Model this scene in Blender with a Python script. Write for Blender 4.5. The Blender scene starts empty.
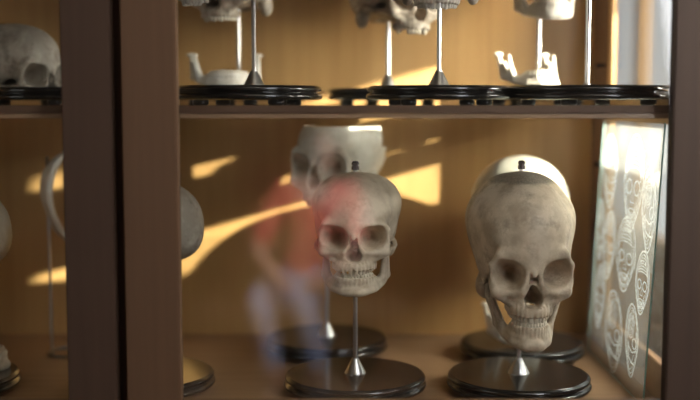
import bpy, bmesh, math, random
import numpy as np
from mathutils import Vector, Matrix
random.seed(7)
R = math.radians
H = 1.30                      # camera height above the room floor; every z below is relative to it
SC = bpy.context.scene
COL = SC.collection

# ------------------------------------------------------------------ materials
def mat(name):
    m = bpy.data.materials.new(name); m.use_nodes = True
    nt = m.node_tree; nt.nodes.clear()
    out = nt.nodes.new('ShaderNodeOutputMaterial')
    return m, nt, out
def N(nt, t, **kw):
    n = nt.nodes.new(t)
    for k, v in kw.items():
        if k in n.inputs: n.inputs[k].default_value = v
        else: setattr(n, k, v)
    return n
def ramp(nt, stops):
    r = nt.nodes.new('ShaderNodeValToRGB')
    el = r.color_ramp.elements
    while len(el) < len(stops): el.new(0.5)
    for e, (p, c) in zip(el, stops):
        e.position = p; e.color = (c[0], c[1], c[2], 1)
    return r
def wood(name, dark, light, rough=0.4, scale=(60, 60, 2.2), coat=0.0, bump=0.08):
    m, nt, out = mat(name); L = nt.links.new
    tc = N(nt, 'ShaderNodeTexCoord')
    mp = N(nt, 'ShaderNodeMapping'); mp.inputs['Scale'].default_value = scale
    L(tc.outputs['Object'], mp.inputs['Vector'])
    n1 = N(nt, 'ShaderNodeTexNoise', Scale=1.0, Detail=6.0, Roughness=0.6, Distortion=0.6)
    L(mp.outputs[0], n1.inputs['Vector'])
    n2 = N(nt, 'ShaderNodeTexNoise', Scale=3.0, Detail=3.0)
    L(tc.outputs['Object'], n2.inputs['Vector'])
    ad = N(nt, 'ShaderNodeMath', operation='MULTIPLY_ADD'); ad.inputs[1].default_value = 0.6
    L(n1.outputs['Fac'], ad.inputs[0])
    ml = N(nt, 'ShaderNodeMath', operation='MULTIPLY'); ml.inputs[1].default_value = 0.4
    L(n2.outputs['Fac'], ml.inputs[0]); L(ml.outputs[0], ad.inputs[2])
    rp = ramp(nt, [(0.32, dark), (0.68, light)])
    L(ad.outputs[0], rp.inputs[0])
    b = N(nt, 'ShaderNodeBsdfPrincipled', Roughness=rough)
    b.inputs['Coat Weight'].default_value = coat; b.inputs['Coat Roughness'].default_value = 0.15
    L(rp.outputs[0], b.inputs['Base Color'])
    bp = N(nt, 'ShaderNodeBump', Strength=bump, Distance=0.002)
    L(n1.outputs['Fac'], bp.inputs['Height']); L(bp.outputs[0], b.inputs['Normal'])
    L(b.outputs[0], out.inputs[0])
    return m
def plain(name, col, rough=0.5, metal=0.0, coat=0.0, noise=0.15, nscale=30):
    m, nt, out = mat(name); L = nt.links.new
    tc = N(nt, 'ShaderNodeTexCoord')
    n1 = N(nt, 'ShaderNodeTexNoise', Scale=nscale, Detail=4.0)
    L(tc.outputs['Object'], n1.inputs['Vector'])
    rp = ramp(nt, [(0.3, [c*(1-noise) for c in col]), (0.7, [min(1, c*(1+noise)) for c in col])])
    L(n1.outputs['Fac'], rp.inputs[0])
    b = N(nt, 'ShaderNodeBsdfPrincipled', Roughness=rough, Metallic=metal)
    b.inputs['Coat Weight'].default_value = coat; b.inputs['Coat Roughness'].default_value = 0.08
    L(rp.outputs[0], b.inputs['Base Color'])
    L(b.outputs[0], out.inputs[0])
    return m
def glass(name, tint=(0.985, 0.995, 0.99), haze=0.0, k=1.0):
    m, nt, out = mat(name); L = nt.links.new
    tr = N(nt, 'ShaderNodeBsdfTransparent'); tr.inputs[0].default_value = (*tint, 1)
    gl = N(nt, 'ShaderNodeBsdfGlossy'); gl.inputs['Roughness'].default_value = 0.0
    fr = N(nt, 'ShaderNodeFresnel', IOR=1.5)
    ge = N(nt, 'ShaderNodeNewGeometry')
    inv = N(nt, 'ShaderNodeMath', operation='SUBTRACT'); inv.inputs[0].default_value = 1.0
    L(ge.outputs['Backfacing'], inv.inputs[1])
    mu = N(nt, 'ShaderNodeMath', operation='MULTIPLY'); L(fr.outputs[0], mu.inputs[0]); L(inv.outputs[0], mu.inputs[1])
    m2 = N(nt, 'ShaderNodeMath', operation='MULTIPLY'); m2.inputs[1].default_value = 1.8*k; m2.use_clamp = True
    L(mu.outputs[0], m2.inputs[0])
    mx = N(nt, 'ShaderNodeMixShader'); L(m2.outputs[0], mx.inputs[0]); L(tr.outputs[0], mx.inputs[1]); L(gl.outputs[0], mx.inputs[2])
    last = mx
    if haze > 0:
        tc = N(nt, 'ShaderNodeTexCoord')
        no = N(nt, 'ShaderNodeTexNoise', Scale=14.0, Detail=5.0); L(tc.outputs['Object'], no.inputs['Vector'])
        hm = N(nt, 'ShaderNodeMath', operation='MULTIPLY'); hm.inputs[1].default_value = haze*2; L(no.outputs['Fac'], hm.inputs[0])
        df = N(nt, 'ShaderNodeBsdfTranslucent'); df.inputs[0].default_value = (0.9, 0.9, 0.88, 1)
        d2 = N(nt, 'ShaderNodeBsdfDiffuse'); d2.inputs[0].default_value = (0.9, 0.9, 0.88, 1)
        ms = N(nt, 'ShaderNodeMixShader'); ms.inputs[0].default_value = 0.5
        L(df.outputs[0], ms.inputs[1]); L(d2.outputs[0], ms.inputs[2])
        m3 = N(nt, 'ShaderNodeMixShader'); L(hm.outputs[0], m3.inputs[0]); L(mx.outputs[0], m3.inputs[1]); L(ms.outputs[0], m3.inputs[2])
        last = m3
    L(last.outputs[0], out.inputs[0])
    return m
def bone(name, light, mid, stain, rough=0.45, cap=None, stain_amt=0.55):
    """aged bone: broad ivory/grey mottling, brown staining, fine sutures, optional rough grey cap on the vertex"""
    m, nt, out = mat(name); L = nt.links.new
    tc = N(nt, 'ShaderNodeTexCoord'); ob = tc.outputs['Object']
    def noise(s, d=5.0, r=0.6):
        n = N(nt, 'ShaderNodeTexNoise', Scale=s, Detail=d, Roughness=r); L(ob, n.inputs['Vector']); return n.outputs['Fac']
    r1 = ramp(nt, [(0.40, mid), (0.60, light)]); L(noise(28), r1.inputs[0])
    r2 = ramp(nt, [(0.50, (0, 0, 0)), (0.70, (stain_amt,)*3)]); L(noise(34, 8, 0.72), r2.inputs[0])
    mx = N(nt, 'ShaderNodeMix', data_type='RGBA'); L(r2.outputs[0], mx.inputs['Factor']); L(r1.outputs[0], mx.inputs['A']); mx.inputs['B'].default_value = (*stain, 1)
    col = mx.outputs['Result']
    sep = N(nt, 'ShaderNodeSeparateXYZ'); L(ob, sep.inputs[0])
    # coronal and lambdoid sutures: wandering hairlines
    wig = noise(90, 4)
    for off, tilt in ((-0.030, -0.25), (0.075, 0.6)):
        zz = N(nt, 'ShaderNodeMath', operation='MULTIPLY_ADD'); L(sep.outputs['Z'], zz.inputs[0]); zz.inputs[1].default_value = tilt; L(sep.outputs['Y'], zz.inputs[2])
        w = N(nt, 'ShaderNodeMath', operation='MULTIPLY_ADD'); L(wig, w.inputs[0]); w.inputs[1].default_value = 0.022; L(zz.outputs[0], w.inputs[2])
        s = N(nt, 'ShaderNodeMath', operation='SUBTRACT'); L(w.outputs[0], s.inputs[0]); s.inputs[1].default_value = off + 0.011
        a = N(nt, 'ShaderNodeMath', operation='ABSOLUTE'); L(s.outputs[0], a.inputs[0])
        c = N(nt, 'ShaderNodeMapRange'); c.inputs['From Min'].default_value = 0.0009; c.inputs['From Max'].default_value = 0.0002
        c.inputs['To Min'].default_value = 0; c.inputs['To Max'].default_value = 0.55; L(a.outputs[0], c.inputs['Value'])
        up = N(nt, 'ShaderNodeMapRange'); up.inputs['From Min'].default_value = 0.045; up.inputs['From Max'].default_value = 0.055; L(sep.outputs['Z'], up.inputs['Value'])
        mm = N(nt, 'ShaderNodeMath', operation='MULTIPLY'); L(c.outputs[0], mm.inputs[0]); L(up.outputs[0], mm.inputs[1])
        m2 = N(nt, 'ShaderNodeMix', data_type='RGBA'); L(mm.outputs[0], m2.inputs['Factor']); L(col, m2.inputs['A']); m2.inputs['B'].default_value = (0.10, 0.07, 0.05, 1)
        col = m2.outputs['Result']
    if cap:
        w = N(nt, 'ShaderNodeMath', operation='MULTIPLY_ADD'); L(noise(35, 6), w.inputs[0]); w.inputs[1].default_value = 0.012; L(sep.outputs['Z'], w.inputs[2])
        c = N(nt, 'ShaderNodeMapRange'); c.inputs['From Min'].default_value = cap; c.inputs['From Max'].default_value = cap + 0.004; L(w.outputs[0], c.inputs['Value'])
        sp = ramp(nt, [(0.42, (0.12, 0.10, 0.08)), (0.62, (0.33, 0.29, 0.24))]); L(noise(420, 3), sp.inputs[0])
        f = N(nt, 'ShaderNodeMath', operation='MULTIPLY'); L(c.outputs[0], f.inputs[0]); f.inputs[1].default_value = 0.8
        m2 = N(nt, 'ShaderNodeMix', data_type='RGBA'); L(f.outputs[0], m2.inputs['Factor']); L(col, m2.inputs['A']); L(sp.outputs[0], m2.inputs['B'])
        col = m2.outputs['Result']
    b = N(nt, 'ShaderNodeBsdfPrincipled', Roughness=rough)
    b.inputs['Specular IOR Level'].default_value = 0.45
    L(col, b.inputs['Base Color'])
    bp = N(nt, 'ShaderNodeBump', Strength=0.35, Distance=0.0012); L(noise(160, 6, 0.65), bp.inputs['Height']); L(bp.outputs[0], b.inputs['Normal'])
    L(b.outputs[0], out.inputs[0])
    return m
def etch_material():
    m, nt, out = mat('etched_white'); L = nt.links.new
    tc = N(nt, 'ShaderNodeTexCoord')
    no = N(nt, 'ShaderNodeTexNoise', Scale=130.0, Detail=3.0); L(tc.outputs['Object'], no.inputs['Vector'])
    rp = ramp(nt, [(0.3, (0.5,)*3), (0.6, (0.9,)*3)]); L(no.outputs['Fac'], rp.inputs[0])
    tr = N(nt, 'ShaderNodeBsdfTransparent')
    d = N(nt, 'ShaderNodeBsdfDiffuse'); d.inputs[0].default_value = (0.86, 0.87, 0.84, 1)
    t = N(nt, 'ShaderNodeBsdfTranslucent'); t.inputs[0].default_value = (0.86, 0.87, 0.84, 1)
    ms = N(nt, 'ShaderNodeMixShader'); ms.inputs[0].default_value = 0.5; L(d.outputs[0], ms.inputs[1]); L(t.outputs[0], ms.inputs[2])
    mx = N(nt, 'ShaderNodeMixShader'); L(rp.outputs[0], mx.inputs[0]); L(tr.outputs[0], mx.inputs[1]); L(ms.outputs[0], mx.inputs[2])
    L(mx.outputs[0], out.inputs[0])
    return m

M = {}
M['back']   = wood('golden_back_wood', (0.47, 0.262, 0.093), (0.62, 0.375, 0.148), 0.40, (45, 45, 1.6), coat=0.15)
M['deck']   = wood('cabinet_floor_wood', (0.27, 0.155, 0.08), (0.39, 0.24, 0.135), 0.5, (2.2, 55, 55))
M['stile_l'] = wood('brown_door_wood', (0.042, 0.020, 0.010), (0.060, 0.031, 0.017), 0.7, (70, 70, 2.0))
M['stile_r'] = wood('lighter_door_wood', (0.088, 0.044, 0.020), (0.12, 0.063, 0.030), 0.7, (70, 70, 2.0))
M['dark']   = wood('dark_brown_wood', (0.026, 0.012, 0.006), (0.042, 0.021, 0.011), 0.75, (70, 70, 2.0))
M['rail']   = wood('rail_wood', (0.14, 0.072, 0.036), (0.20, 0.105, 0.055), 0.45, (2.0, 70, 70))
M['edge']   = wood('shelf_edge_wood', (0.075, 0.038, 0.020), (0.12, 0.064, 0.036), 0.6, (2.0, 70, 70))
M['lip']    = wood('shelf_lip_wood', (0.27, 0.17, 0.10), (0.36, 0.235, 0.145), 0.3, (2.0, 70, 70), coat=0.4)
M['light']  = wood('light_wood', (0.46, 0.27, 0.11), (0.60, 0.37, 0.17), 0.4, (60, 60, 2.0))
M['black']  = plain('black_lacquer', (0.006, 0.0055, 0.0055), 0.22, coat=0.6, noise=0.3)
M['slab']   = plain('black_base_top', (0.013, 0.0115, 0.011), 0.20, coat=0.35, noise=0.25)
M['rubber'] = plain('black_foot', (0.010, 0.010, 0.012), 0.3, noise=0.2)
M['steel']  = plain('brushed_steel', (0.62, 0.61, 0.60), 0.28, metal=1.0, noise=0.06, nscale=200)
M['nut']    = plain('dark_steel_nut', (0.16, 0.14, 0.14), 0.25, metal=1.0, noise=0.1)
M['wire']   = plain('dark_wire', (0.30, 0.29, 0.28), 0.3, metal=1.0, noise=0.1)
M['glass']  = glass('door_glass', haze=0.002)
M['shelfglass'] = glass('shelf_glass', (0.97, 0.985, 0.975))
M['plate']  = glass('plate_glass', (0.97, 0.99, 0.98), haze=0.11)
M['teal']   = plain('teal_glass_edge', (0.50, 0.78, 0.73), 0.3, noise=0.1)
M['etch']   = etch_material()
M['plaster'] = plain('warm_plaster', (0.30, 0.25, 0.20), 0.8, noise=0.05, nscale=4)
M['roomfloor'] = wood('room_floor_wood', (0.10, 0.06, 0.035), (0.16, 0.10, 0.06), 0.5, (3, 20, 20))
M['bone1'] = bone('ivory_bone', (0.66, 0.565, 0.43), (0.52, 0.43, 0.315), (0.24, 0.16, 0.09), stain_amt=0.5)
M['bone2'] = bone('grey_beige_bone', (0.62, 0.51, 0.375), (0.43, 0.34, 0.24), (0.19, 0.14, 0.10), cap=0.158, stain_amt=0.75)
M['bonew'] = bone('pale_bone', (0.80, 0.76, 0.67), (0.70, 0.64, 0.53), (0.40, 0.31, 0.21), stain_amt=0.4)
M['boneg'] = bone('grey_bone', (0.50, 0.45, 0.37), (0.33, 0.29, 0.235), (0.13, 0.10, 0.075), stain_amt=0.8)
M['boneb'] = bone('brown_bone', (0.60, 0.52, 0.41), (0.30, 0.235, 0.17), (0.07, 0.045, 0.03), stain_amt=0.9)
M['tooth'] = plain('tooth_ivory', (0.66, 0.59, 0.46), 0.3, noise=0.12, nscale=120)
M['toothg'] = plain('tooth_grey', (0.50, 0.47, 0.41), 0.35, noise=0.12, nscale=120)

# ------------------------------------------------------------------ mesh helpers
def link(name, me, parent=None, loc=(0, 0, 0), rot=(0, 0, 0)):
    o = bpy.data.objects.new(name, me); COL.objects.link(o)
    o.location = loc; o.rotation_euler = rot
    if parent: o.parent = parent
    return o
def fin(name, bm, m, parent=None, loc=(0, 0, 0), rot=(0, 0, 0), smooth=False):
    me = bpy.data.meshes.new(name)
    bmesh.ops.recalc_face_normals(bm, faces=bm.faces[:])
    bm.to_mesh(me); bm.free()
    for mm in (m if isinstance(m, (list, tuple)) else [m]): me.materials.append(mm)
    if smooth:
        for p in me.polygons: p.use_smooth = True
    return link(name, me, parent, loc, rot)
def box(bm, x0, x1, y0, y1, z0, z1, bev=0.0):
    r = bmesh.ops.create_cube(bm, size=1.0)
    vs = r['verts']
    for v in vs:
        v.co = Vector(((x0+x1)/2 + v.co.x*(x1-x0), (y0+y1)/2 + v.co.y*(y1-y0), (z0+z1)/2 + v.co.z*(z1-z0)))
    if bev > 0:
        es = list({e for v in vs for e in v.link_edges})
        bmesh.ops.bevel(bm, geom=es, offset=bev, segments=2, affect='EDGES')
def boxobj(name, m, parent, x0, x1, y0, y1, z0, z1, bev=0.0):
    bm = bmesh.new(); box(bm, x0, x1, y0, y1, z0, z1, bev)
    return fin(name, bm, m, parent)
def lathe(prof, seg=64):
    bm = bmesh.new(); rings = []
    for r, z in prof:
        if r < 1e-6: rings.append([bm.verts.new((0, 0, z))])
        else: rings.append([bm.verts.new((r*math.cos(2*math.pi*i/seg), r*math.sin(2*math.pi*i/seg), z)) for i in range(seg)])
    for a, b in zip(rings, rings[1:]):
        for i in range(seg):
            j = (i+1) % seg
            if len(a) == 1: bm.faces.new((a[0], b[i], b[j]))
            elif len(b) == 1: bm.faces.new((a[i], a[j], b[0]))
            else: bm.faces.new((a[i], a[j], b[j], b[i]))
    return bm
def tube(pts, r, seg=10, closed=False):
    bm = bmesh.new(); rings = []; n = len(pts); pts = [Vector(p) for p in pts]
    for i, p in enumerate(pts):
        t = (pts[(i+1) % n] - pts[i-1]) if closed else (pts[min(i+1, n-1)] - pts[max(i-1, 0)])
        t.normalize()
        u = t.orthogonal().normalized() if abs(t.z) > 0.99 else t.cross(Vector((0, 0, 1))).normalized()
        v = t.cross(u)
        rings.append([bm.verts.new(p + u*r*math.cos(2*math.pi*k/seg) + v*r*math.sin(2*math.pi*k/seg)) for k in range(seg)])
    pr = list(zip(rings, rings[1:])) + ([(rings[-1], rings[0])] if closed else [])
    for a, b in pr:
        for k in range(seg): bm.faces.new((a[k], a[(k+1) % seg], b[(k+1) % seg], b[k]))
    if not closed: bm.faces.new(rings[0]); bm.faces.new(rings[-1][::-1])
    return bm
def empty(name, loc, rz=0, rx=0, ry=0):
    o = bpy.data.objects.new(name, None); COL.objects.link(o)
    o.empty_display_size = 0.02
    o.location = loc; o.rotation_euler = (rx, ry, rz)
    return o
def tag(o, label, cat, group=None):
    o['label'] = label; o['category'] = cat
    if group: o['group'] = group
    return o
def struct(o): o['kind'] = 'structure'; return o
def copy_tree(o, parent=None):
    c = o.copy(); COL.objects.link(c); c.parent = parent
    for ch in list(o.children): copy_tree(ch, c)
    return c

# ------------------------------------------------------------------ bone shapes: distance fields turned into meshes (cm)
def surface_nets(vol, org, h):
    s = vol < 0
    nx, ny, nz = vol.shape
    C = lambda a, i, j, k: a[i:nx-1+i, j:ny-1+j, k:nz-1+k]
    corners = [(i, j, k) for i in (0, 1) for j in (0, 1) for k in (0, 1)]
    cnt = sum(C(s, *c).astype(np.int8) for c in corners)
    act = (cnt > 0) & (cnt < 8)
    idx = np.full(act.shape, -1, np.int64); ii = np.argwhere(act); idx[act] = np.arange(len(ii))
    val = {c: C(vol, *c)[act] for c in corners}
    acc = np.zeros((len(ii), 3)); num = np.zeros(len(ii))
    for c in corners:
        for ax in range(3):
            if c[ax] == 0:
                d = list(c); d[ax] = 1; d = tuple(d)
                a, b = val[c], val[d]; cr = (a < 0) != (b < 0)
                t = np.where(cr, a/np.where(cr, a-b, 1), 0)
                p = np.tile(np.array(c, float), (len(ii), 1)); p[:, ax] += t
                acc += np.where(cr[:, None], p, 0); num += cr
    V = (ii + acc/num[:, None])*h + org
    F = []
    for ax in range(3):
        u, v = (ax+1) % 3, (ax+2) % 3
        sl0 = [slice(1, n-1) for n in vol.shape]; sl0[ax] = slice(0, vol.shape[ax]-1)
        sl1 = list(sl0); sl1[ax] = slice(1, vol.shape[ax])
        a, b = s[tuple(sl0)], s[tuple(sl1)]
        for flip, mask in ((False, a & ~b), (True, ~a & b)):
            p = np.argwhere(mask)
            if not len(p): continue
            for q in (u, v): p[:, q] += 1
            def cell(du, dv):
                r = p.copy(); r[:, u] -= du; r[:, v] -= dv
                return idx[r[:, 0], r[:, 1], r[:, 2]]
            q = np.stack([cell(1, 1), cell(0, 1), cell(0, 0), cell(1, 0)], 1)
            F.append(q[:, ::-1] if flip else q)
    return V, np.concatenate(F)
def np_mesh(name, V, F, m):
    me = bpy.data.meshes.new(name)
    me.vertices.add(len(V)); me.vertices.foreach_set('co', np.ascontiguousarray(V, np.float32).ravel())
    me.loops.add(F.size); me.loops.foreach_set('vertex_index', F.astype(np.int32).ravel())
    me.polygons.add(len(F)); me.polygons.foreach_set('loop_start', np.arange(0, F.size, 4, dtype=np.int32))
    me.polygons.foreach_set('loop_total', np.full(len(F), 4, np.int32))
    me.update(calc_edges=True); me.validate()
    me.polygons.foreach_set('use_smooth', np.ones(len(me.polygons), bool))
    me.materials.append(m)
    return me
def smin(a, b, k):
    hh = np.maximum(k - np.abs(a-b), 0)/k
    return np.minimum(a, b) - hh*hh*k*0.25
def smax(a, b, k): return -smin(-a, -b, k)
def ell(P, c, r):
    x, y, z = P
    qx, qy, qz = (x-c[0])/r[0], (y-c[1])/r[1], (z-c[2])/r[2]
    k0 = np.sqrt(qx*qx+qy*qy+qz*qz)
    k1 = np.sqrt((qx/r[0])**2+(qy/r[1])**2+(qz/r[2])**2) + 1e-6
    return k0*(k0-1)/k1
def cap(P, a, b, ra, rb):
    x, y, z = P
    d = np.array(b, float)-np.array(a, float); L2 = (d*d).sum()
    px, py, pz = x-a[0], y-a[1], z-a[2]
    t = np.clip((px*d[0]+py*d[1]+pz*d[2])/L2, 0, 1)
    return np.sqrt((px-t*d[0])**2+(py-t*d[1])**2+(pz-t*d[2])**2) - (ra+t*(rb-ra))
def poly(P, pts, rs, k=0.3):
    d = None
    for i in range(len(pts)-1):
        e = cap(P, pts[i], pts[i+1], rs[i], rs[i+1])
        d = e if d is None else np.minimum(d, e)
    return d
AXIS_Y = 1.4                                   # the stand's rod runs through here (skull cm, face towards -y)
class Kind:
    """proportions of one skull: brain-case stretch above the brow, facial height below the orbit, overall size"""
    def __init__(s, size=1.0, bx=1.0, by=1.0, bz=1.0, fz=1.0, jaw=1.0, dm=0.10, fx=1.0, brow=1.0, nose=0.0, oc=0.0, zw=1.0):
        s.fx, s.brow, s.nose, s.oc, s.zw = fx, brow, nose, oc, zw
        s.size, s.bx, s.by, s.bz, s.fz, s.jaw, s.dm = size, bx, by, bz, fz, jaw, dm
    def dome(s, z): t = np.clip((z-6.8)/5.2, 0, 1); return 1-s.dm*t*t
    def blend(s, z): t = np.clip((z-2.0)/6.0, 0, 1); return t*t*(3-2*t)
    def inv(s, x, y, z):                       # real cm -> canonical cm
        zc = np.where(z > 3.4, 3.4+(z-3.4)/s.bz, np.where(z < 1.0, 1.0+(z-1.0)/s.fz, z))
        t = s.blend(zc)
        xc = x/((1+(s.bx-1)*t)*s.dome(zc))
        tj = np.clip((-zc-2.5)/3.5, 0, 1); xc = xc/(1+(s.jaw-1)*tj)
        xc = xc/(1+(s.fx-1)*np.clip((4.0-zc)/3.5, 0, 1))
        return xc, y/(1+(s.by-1)*t), zc
    def fwd(s, p):
        x, y, z = p
        t = float(s.blend(np.float64(z)))
        tj = min(max((-z-2.5)/3.5, 0), 1)
        zz = 3.4+(z-3.4)*s.bz if z > 3.4 else (1.0+(z-1.0)*s.fz if z < 1 else z)
        return Vector((x*(1+(s.bx-1)*t)*(1+(s.jaw-1)*tj)*(1+(s.fx-1)*min(max((4.0-z)/3.5, 0), 1)), y*(1+(s.by-1)*t), zz))
    def zmax(s): return 3.4 + (11.65-3.4)*s.bz
def arch(a, b, y0, t): return a*math.sin(t), y0-b*math.cos(t)
UP = (2.75, 4.1, -4.7); LO = (2.65, 3.95, -4.7)
def grid(lo, hi, h):
    ax = [np.arange(l, u+h, h, dtype=np.float32) for l, u in zip(lo, hi)]
    return np.meshgrid(*ax, indexing='ij')
def brain_field(P):
    d = ell(P, (0, 1.0, 5.0), (6.75, 8.6, 6.6))
    d = smin(d, ell(P, (0, -3.3, 4.9), (5.3, 5.7, 5.6)), 1.6)
    d = smin(d, ell(P, (3.1, 2.3, 6.6), (3.9, 5.2, 4.3)), 1.5)
    d = smin(d, ell(P, (0, 5.0, 2.4), (5.3, 4.5, 4.2)), 1.6)
    d = smin(d, ell(P, (3.6, -0.5, 2.2), (2.7, 4.2, 2.8)), 1.4)
    return d
def orbit_field(P, oc=0.0):
    x, y, z = P
    s = np.clip((y+3.6)/(-8.6+3.6), 0.05, 1.3)**0.62
    cx = 3.42 + oc + 0.30*np.minimum(-(y+8.6), 0) 
    u, w = x-cx, z-1.75
    a = R(-10); u, w = u*math.cos(a)-w*math.sin(a), u*math.sin(a)+w*math.cos(a)
    hx, hz, rr = 2.48*s, 2.12*s, 1.85*s
    qx, qz = np.abs(u)-(hx-rr), np.abs(w)-(hz-rr)
    d = np.sqrt(np.maximum(qx, 0)**2+np.maximum(qz, 0)**2)+np.minimum(np.maximum(qx, qz), 0)-rr
    return np.maximum(d, y+3.9)
def cranium_field(P, cut=None, kind=None):
    x, y, z = P
    A = (np.abs(x), y, z)
    brain = brain_field(A)
    d = brain
    d = smax(d, -ell(A, (7.5, -5.9, 2.3), (2.55, 2.9, 3.6)), 1.3)                 # temporal fossa
    d = smin(d, ell(A, (0, -1.5, -0.6), (2.4, 4.0, 1.4)), 0.8)                    # skull base
    d = smin(d, cap(A, (0.6, -8.5, 3.7), (4.2, -7.6, 3.9), 0.6*kind.brow, 0.5*kind.brow), 1.5)        # brow
    d = smin(d, cap(A, (4.2+kind.oc*0.8, -7.5, 3.9), (5.0+kind.oc*0.8, -6.8, 2.9), 0.50*kind.brow, 0.46), 1.2)
    d = smin(d, cap(A, (5.05+kind.oc*0.8, -6.9, 2.9), (5.1+kind.oc*0.6, -6.6, 0.4), 0.46, 0.55), 0.6)     # frontal process of the cheekbone
    d = smin(d, ell(A, (4.6, -6.9, -0.6), (1.05, 0.95, 0.88)), 0.7)              # cheekbone
    d = smin(d, cap(A, (2.3, -8.0, -0.75), (4.5, -7.0, -0.75), 0.62, 0.66), 0.6)
    d = smin(d, cap(A, (3.0, -6.9, -2.2), (4.6, -6.9, -1.0), 0.6, 0.65), 0.7)
    zy = [(5.1, -6.3, -0.6), (6.0, -4.4, -0.55), (6.3, -2.0, -0.25), (6.1, 0.2, 0.1), (5.6, 1.4, 0.3)]
    zy = [(x_*kind.zw, y_, z_) for x_, y_, z_ in zy]
    d = smin(d, poly(A, zy, [0.62, 0.44, 0.40, 0.44, 0.6]), 0.45)                 # zygomatic arch
    d = smin(d, ell(A, (0, -6.3, -1.5), (3.0, 2.7, 2.9)), 0.8)                    # maxilla
    pts = [(*arch(*UP, t), -3.3) for t in np.linspace(0, 1.45, 8)]
    d = smin(d, poly(A, pts, [0.72]*6+[0.8]*2), 0.5)                              # alveolar ridge
    d = smin(d, cap(A, (0, -8.75, 3.3), (0, -9.35, 1.9), 0.55, 0.32), 0.5)        # nasal bones
    d = smin(d, cap(A, (0.75, -8.7, 3.0), (1.5, -8.55, -0.6), 0.5, 0.55), 0.5)
    d = smin(d, ell(A, (5.2, 2.2, -1.3), (1.15, 1.4, 2.0)), 0.9)                  # mastoid
    for t in np.linspace(0.13, 1.25, 7):                                          # root bulges
        ax_, ay_ = arch(UP[0]+0.62, UP[1]+0.62, UP[2], t)
        d = smin(d, cap(A, (ax_, ay_, -3.9), (ax_*0.95, ay_+0.1, -2.5), 0.26, 0.12), 0.25)
    orb = orbit_field(A, kind.oc)
    d = smax(d, -ell(A, (4.6, -3.3, -0.8), (1.2, 1.8, 1.9)), 0.6)                 # space inside the arch
    d = smin(d, np.maximum(orb-0.33, np.maximum(-7.3-y, y+3.4)), 0.2)             # orbital walls
    d = smax(d, -orb, 0.16)
    d = smax(d, -ell(A, (2.75, -9.55, -1.5), (0.8, 0.95, 1.0)), 0.7)              # canine fossa
    nose = smin(ell(A, (0.4, -8.6, -1.25-kind.nose*0.4), (0.88, 4.2, 1.1)), ell(A, (0, -8.8, 0.15-kind.nose), (0.68, 3.6, 1.45-kind.nose*0.5)), 0.5)
    d = smax(d, -nose, 0.18)
    sept = np.maximum(np.maximum(np.abs(x-0.10)-0.07, np.abs(y+5.9)-1.2), np.abs(z+0.9)-1.6)
    d = smax(d, -ell(A, (0, -5.6, -4.6), (1.95, 3.1, 2.0)), 0.5)                  # palate
    d = smin(d, cap(A, (1.6, -3.2, -0.5), (1.7, -3.4, -3.0), 0.55, 0.3), 0.5)     # pterygoid
    d = smax(d, -ell(A, (6.6, 1.0, -0.1), (0.9, 0.45, 0.45)), 0.2)                # ear canal
    cav = np.maximum(brain+0.55, -(orb-0.40))
    cav = np.maximum(cav, -(z-0.4))
    d = smax(d, -cav, 0.12)
    d = smax(d, -cap(A, (0, 2.6, -3), (0, 2.6, 1.5), 1.5, 1.5), 0.3)              # foramen magnum
    if cut: d = cut(P, d)
    return d
def mandible_field(P):
    x, y, z = P
    A = (np.abs(x), y, z)
    low = [(0, -8.75, -8.0), (1.5, -8.45, -8.1), (3.0, -6.7, -7.85), (4.0, -4.0, -7.3), (4.7, -1.4, -6.2)]
    d = poly(A, low, [0.68, 0.7, 0.66, 0.62, 0.6])
    up = [(*arch(*LO, t), -6.0) for t in np.linspace(0, 1.45, 8)]
    d = smin(d, poly(A, up, [0.6]*6+[0.72]*2), 0.7)
    mid = [(0, -8.6, -7.0), (1.5, -8.2, -7.05), (2.8, -6.6, -6.9), (3.6, -4.2, -6.5), (4.4, -2.2, -6.0)]
    d = smin(d, poly(A, mid, [0.55]*5), 0.6)
    d = smin(d, ell(A, (0.5, -9.0, -8.0), (1.2, 0.7, 0.8)), 0.6)
    d = smin(d, poly(A, [(4.72, -1.3, -6.2), (4.85, -0.4, -3.6), (4.95, 0.25, -1.2)], [0.6, 0.5, 0.42]), 0.5)
    d = smin(d, poly(A, [(4.15, -3.9, -6.2), (4.55, -3.2, -3.6), (4.7, -3.0, -1.2)], [0.6, 0.48, 0.26]), 0.5)
    d = smin(d, poly(A, [(4.4, -2.6, -6.0), (4.7, -1.8, -4.2), (4.8, -1.5, -3.0)], [0.6, 0.5, 0.45]), 0.6)
    d = smin(d, ell(A, (4.95, 0.35, -0.85), (0.95, 0.5, 0.5)), 0.3)
    for t in np.linspace(0.12, 1.25, 7):
        ax_, ay_ = arch(LO[0]+0.5, LO[1]+0.5, LO[2], t)
        d = smin(d, cap(A, (ax_, ay_, -5.6), (ax_, ay_, -6.7), 0.22, 0.1), 0.25)
    d = smax(d, -ell(A, (2.6, -8.6, -7.1), (0.25, 0.6, 0.25)), 0.1)
    return d
def make_mesh(name, kind, field, lo, hi, h, m, zoff=0.0):
    X, Y, Z = grid(lo, hi, h)
    P = kind.inv(X, Y, Z)
    P = [p.astype(np.float32) for p in P]
    V, F = surface_nets(field(P).astype(np.float32), np.array([X[0, 0, 0], Y[0, 0, 0], Z[0, 0, 0]]), h)
    V[:, 1] -= AXIS_Y; V[:, 2] -= zoff
    return np_mesh(name, V*0.01*kind.size, F, m)
def cranium_mesh(kind, h, m, cut=None):
    return make_mesh('cranium', kind, lambda P: cranium_field(P, cut, kind), (-8.6*max(1, kind.bx), -11.2*max(1, kind.by), -5.2*kind.fz-0.4), (8.6*max(1, kind.bx), 11*max(1, kind.by), kind.zmax()+0.8), h, m)
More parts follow.
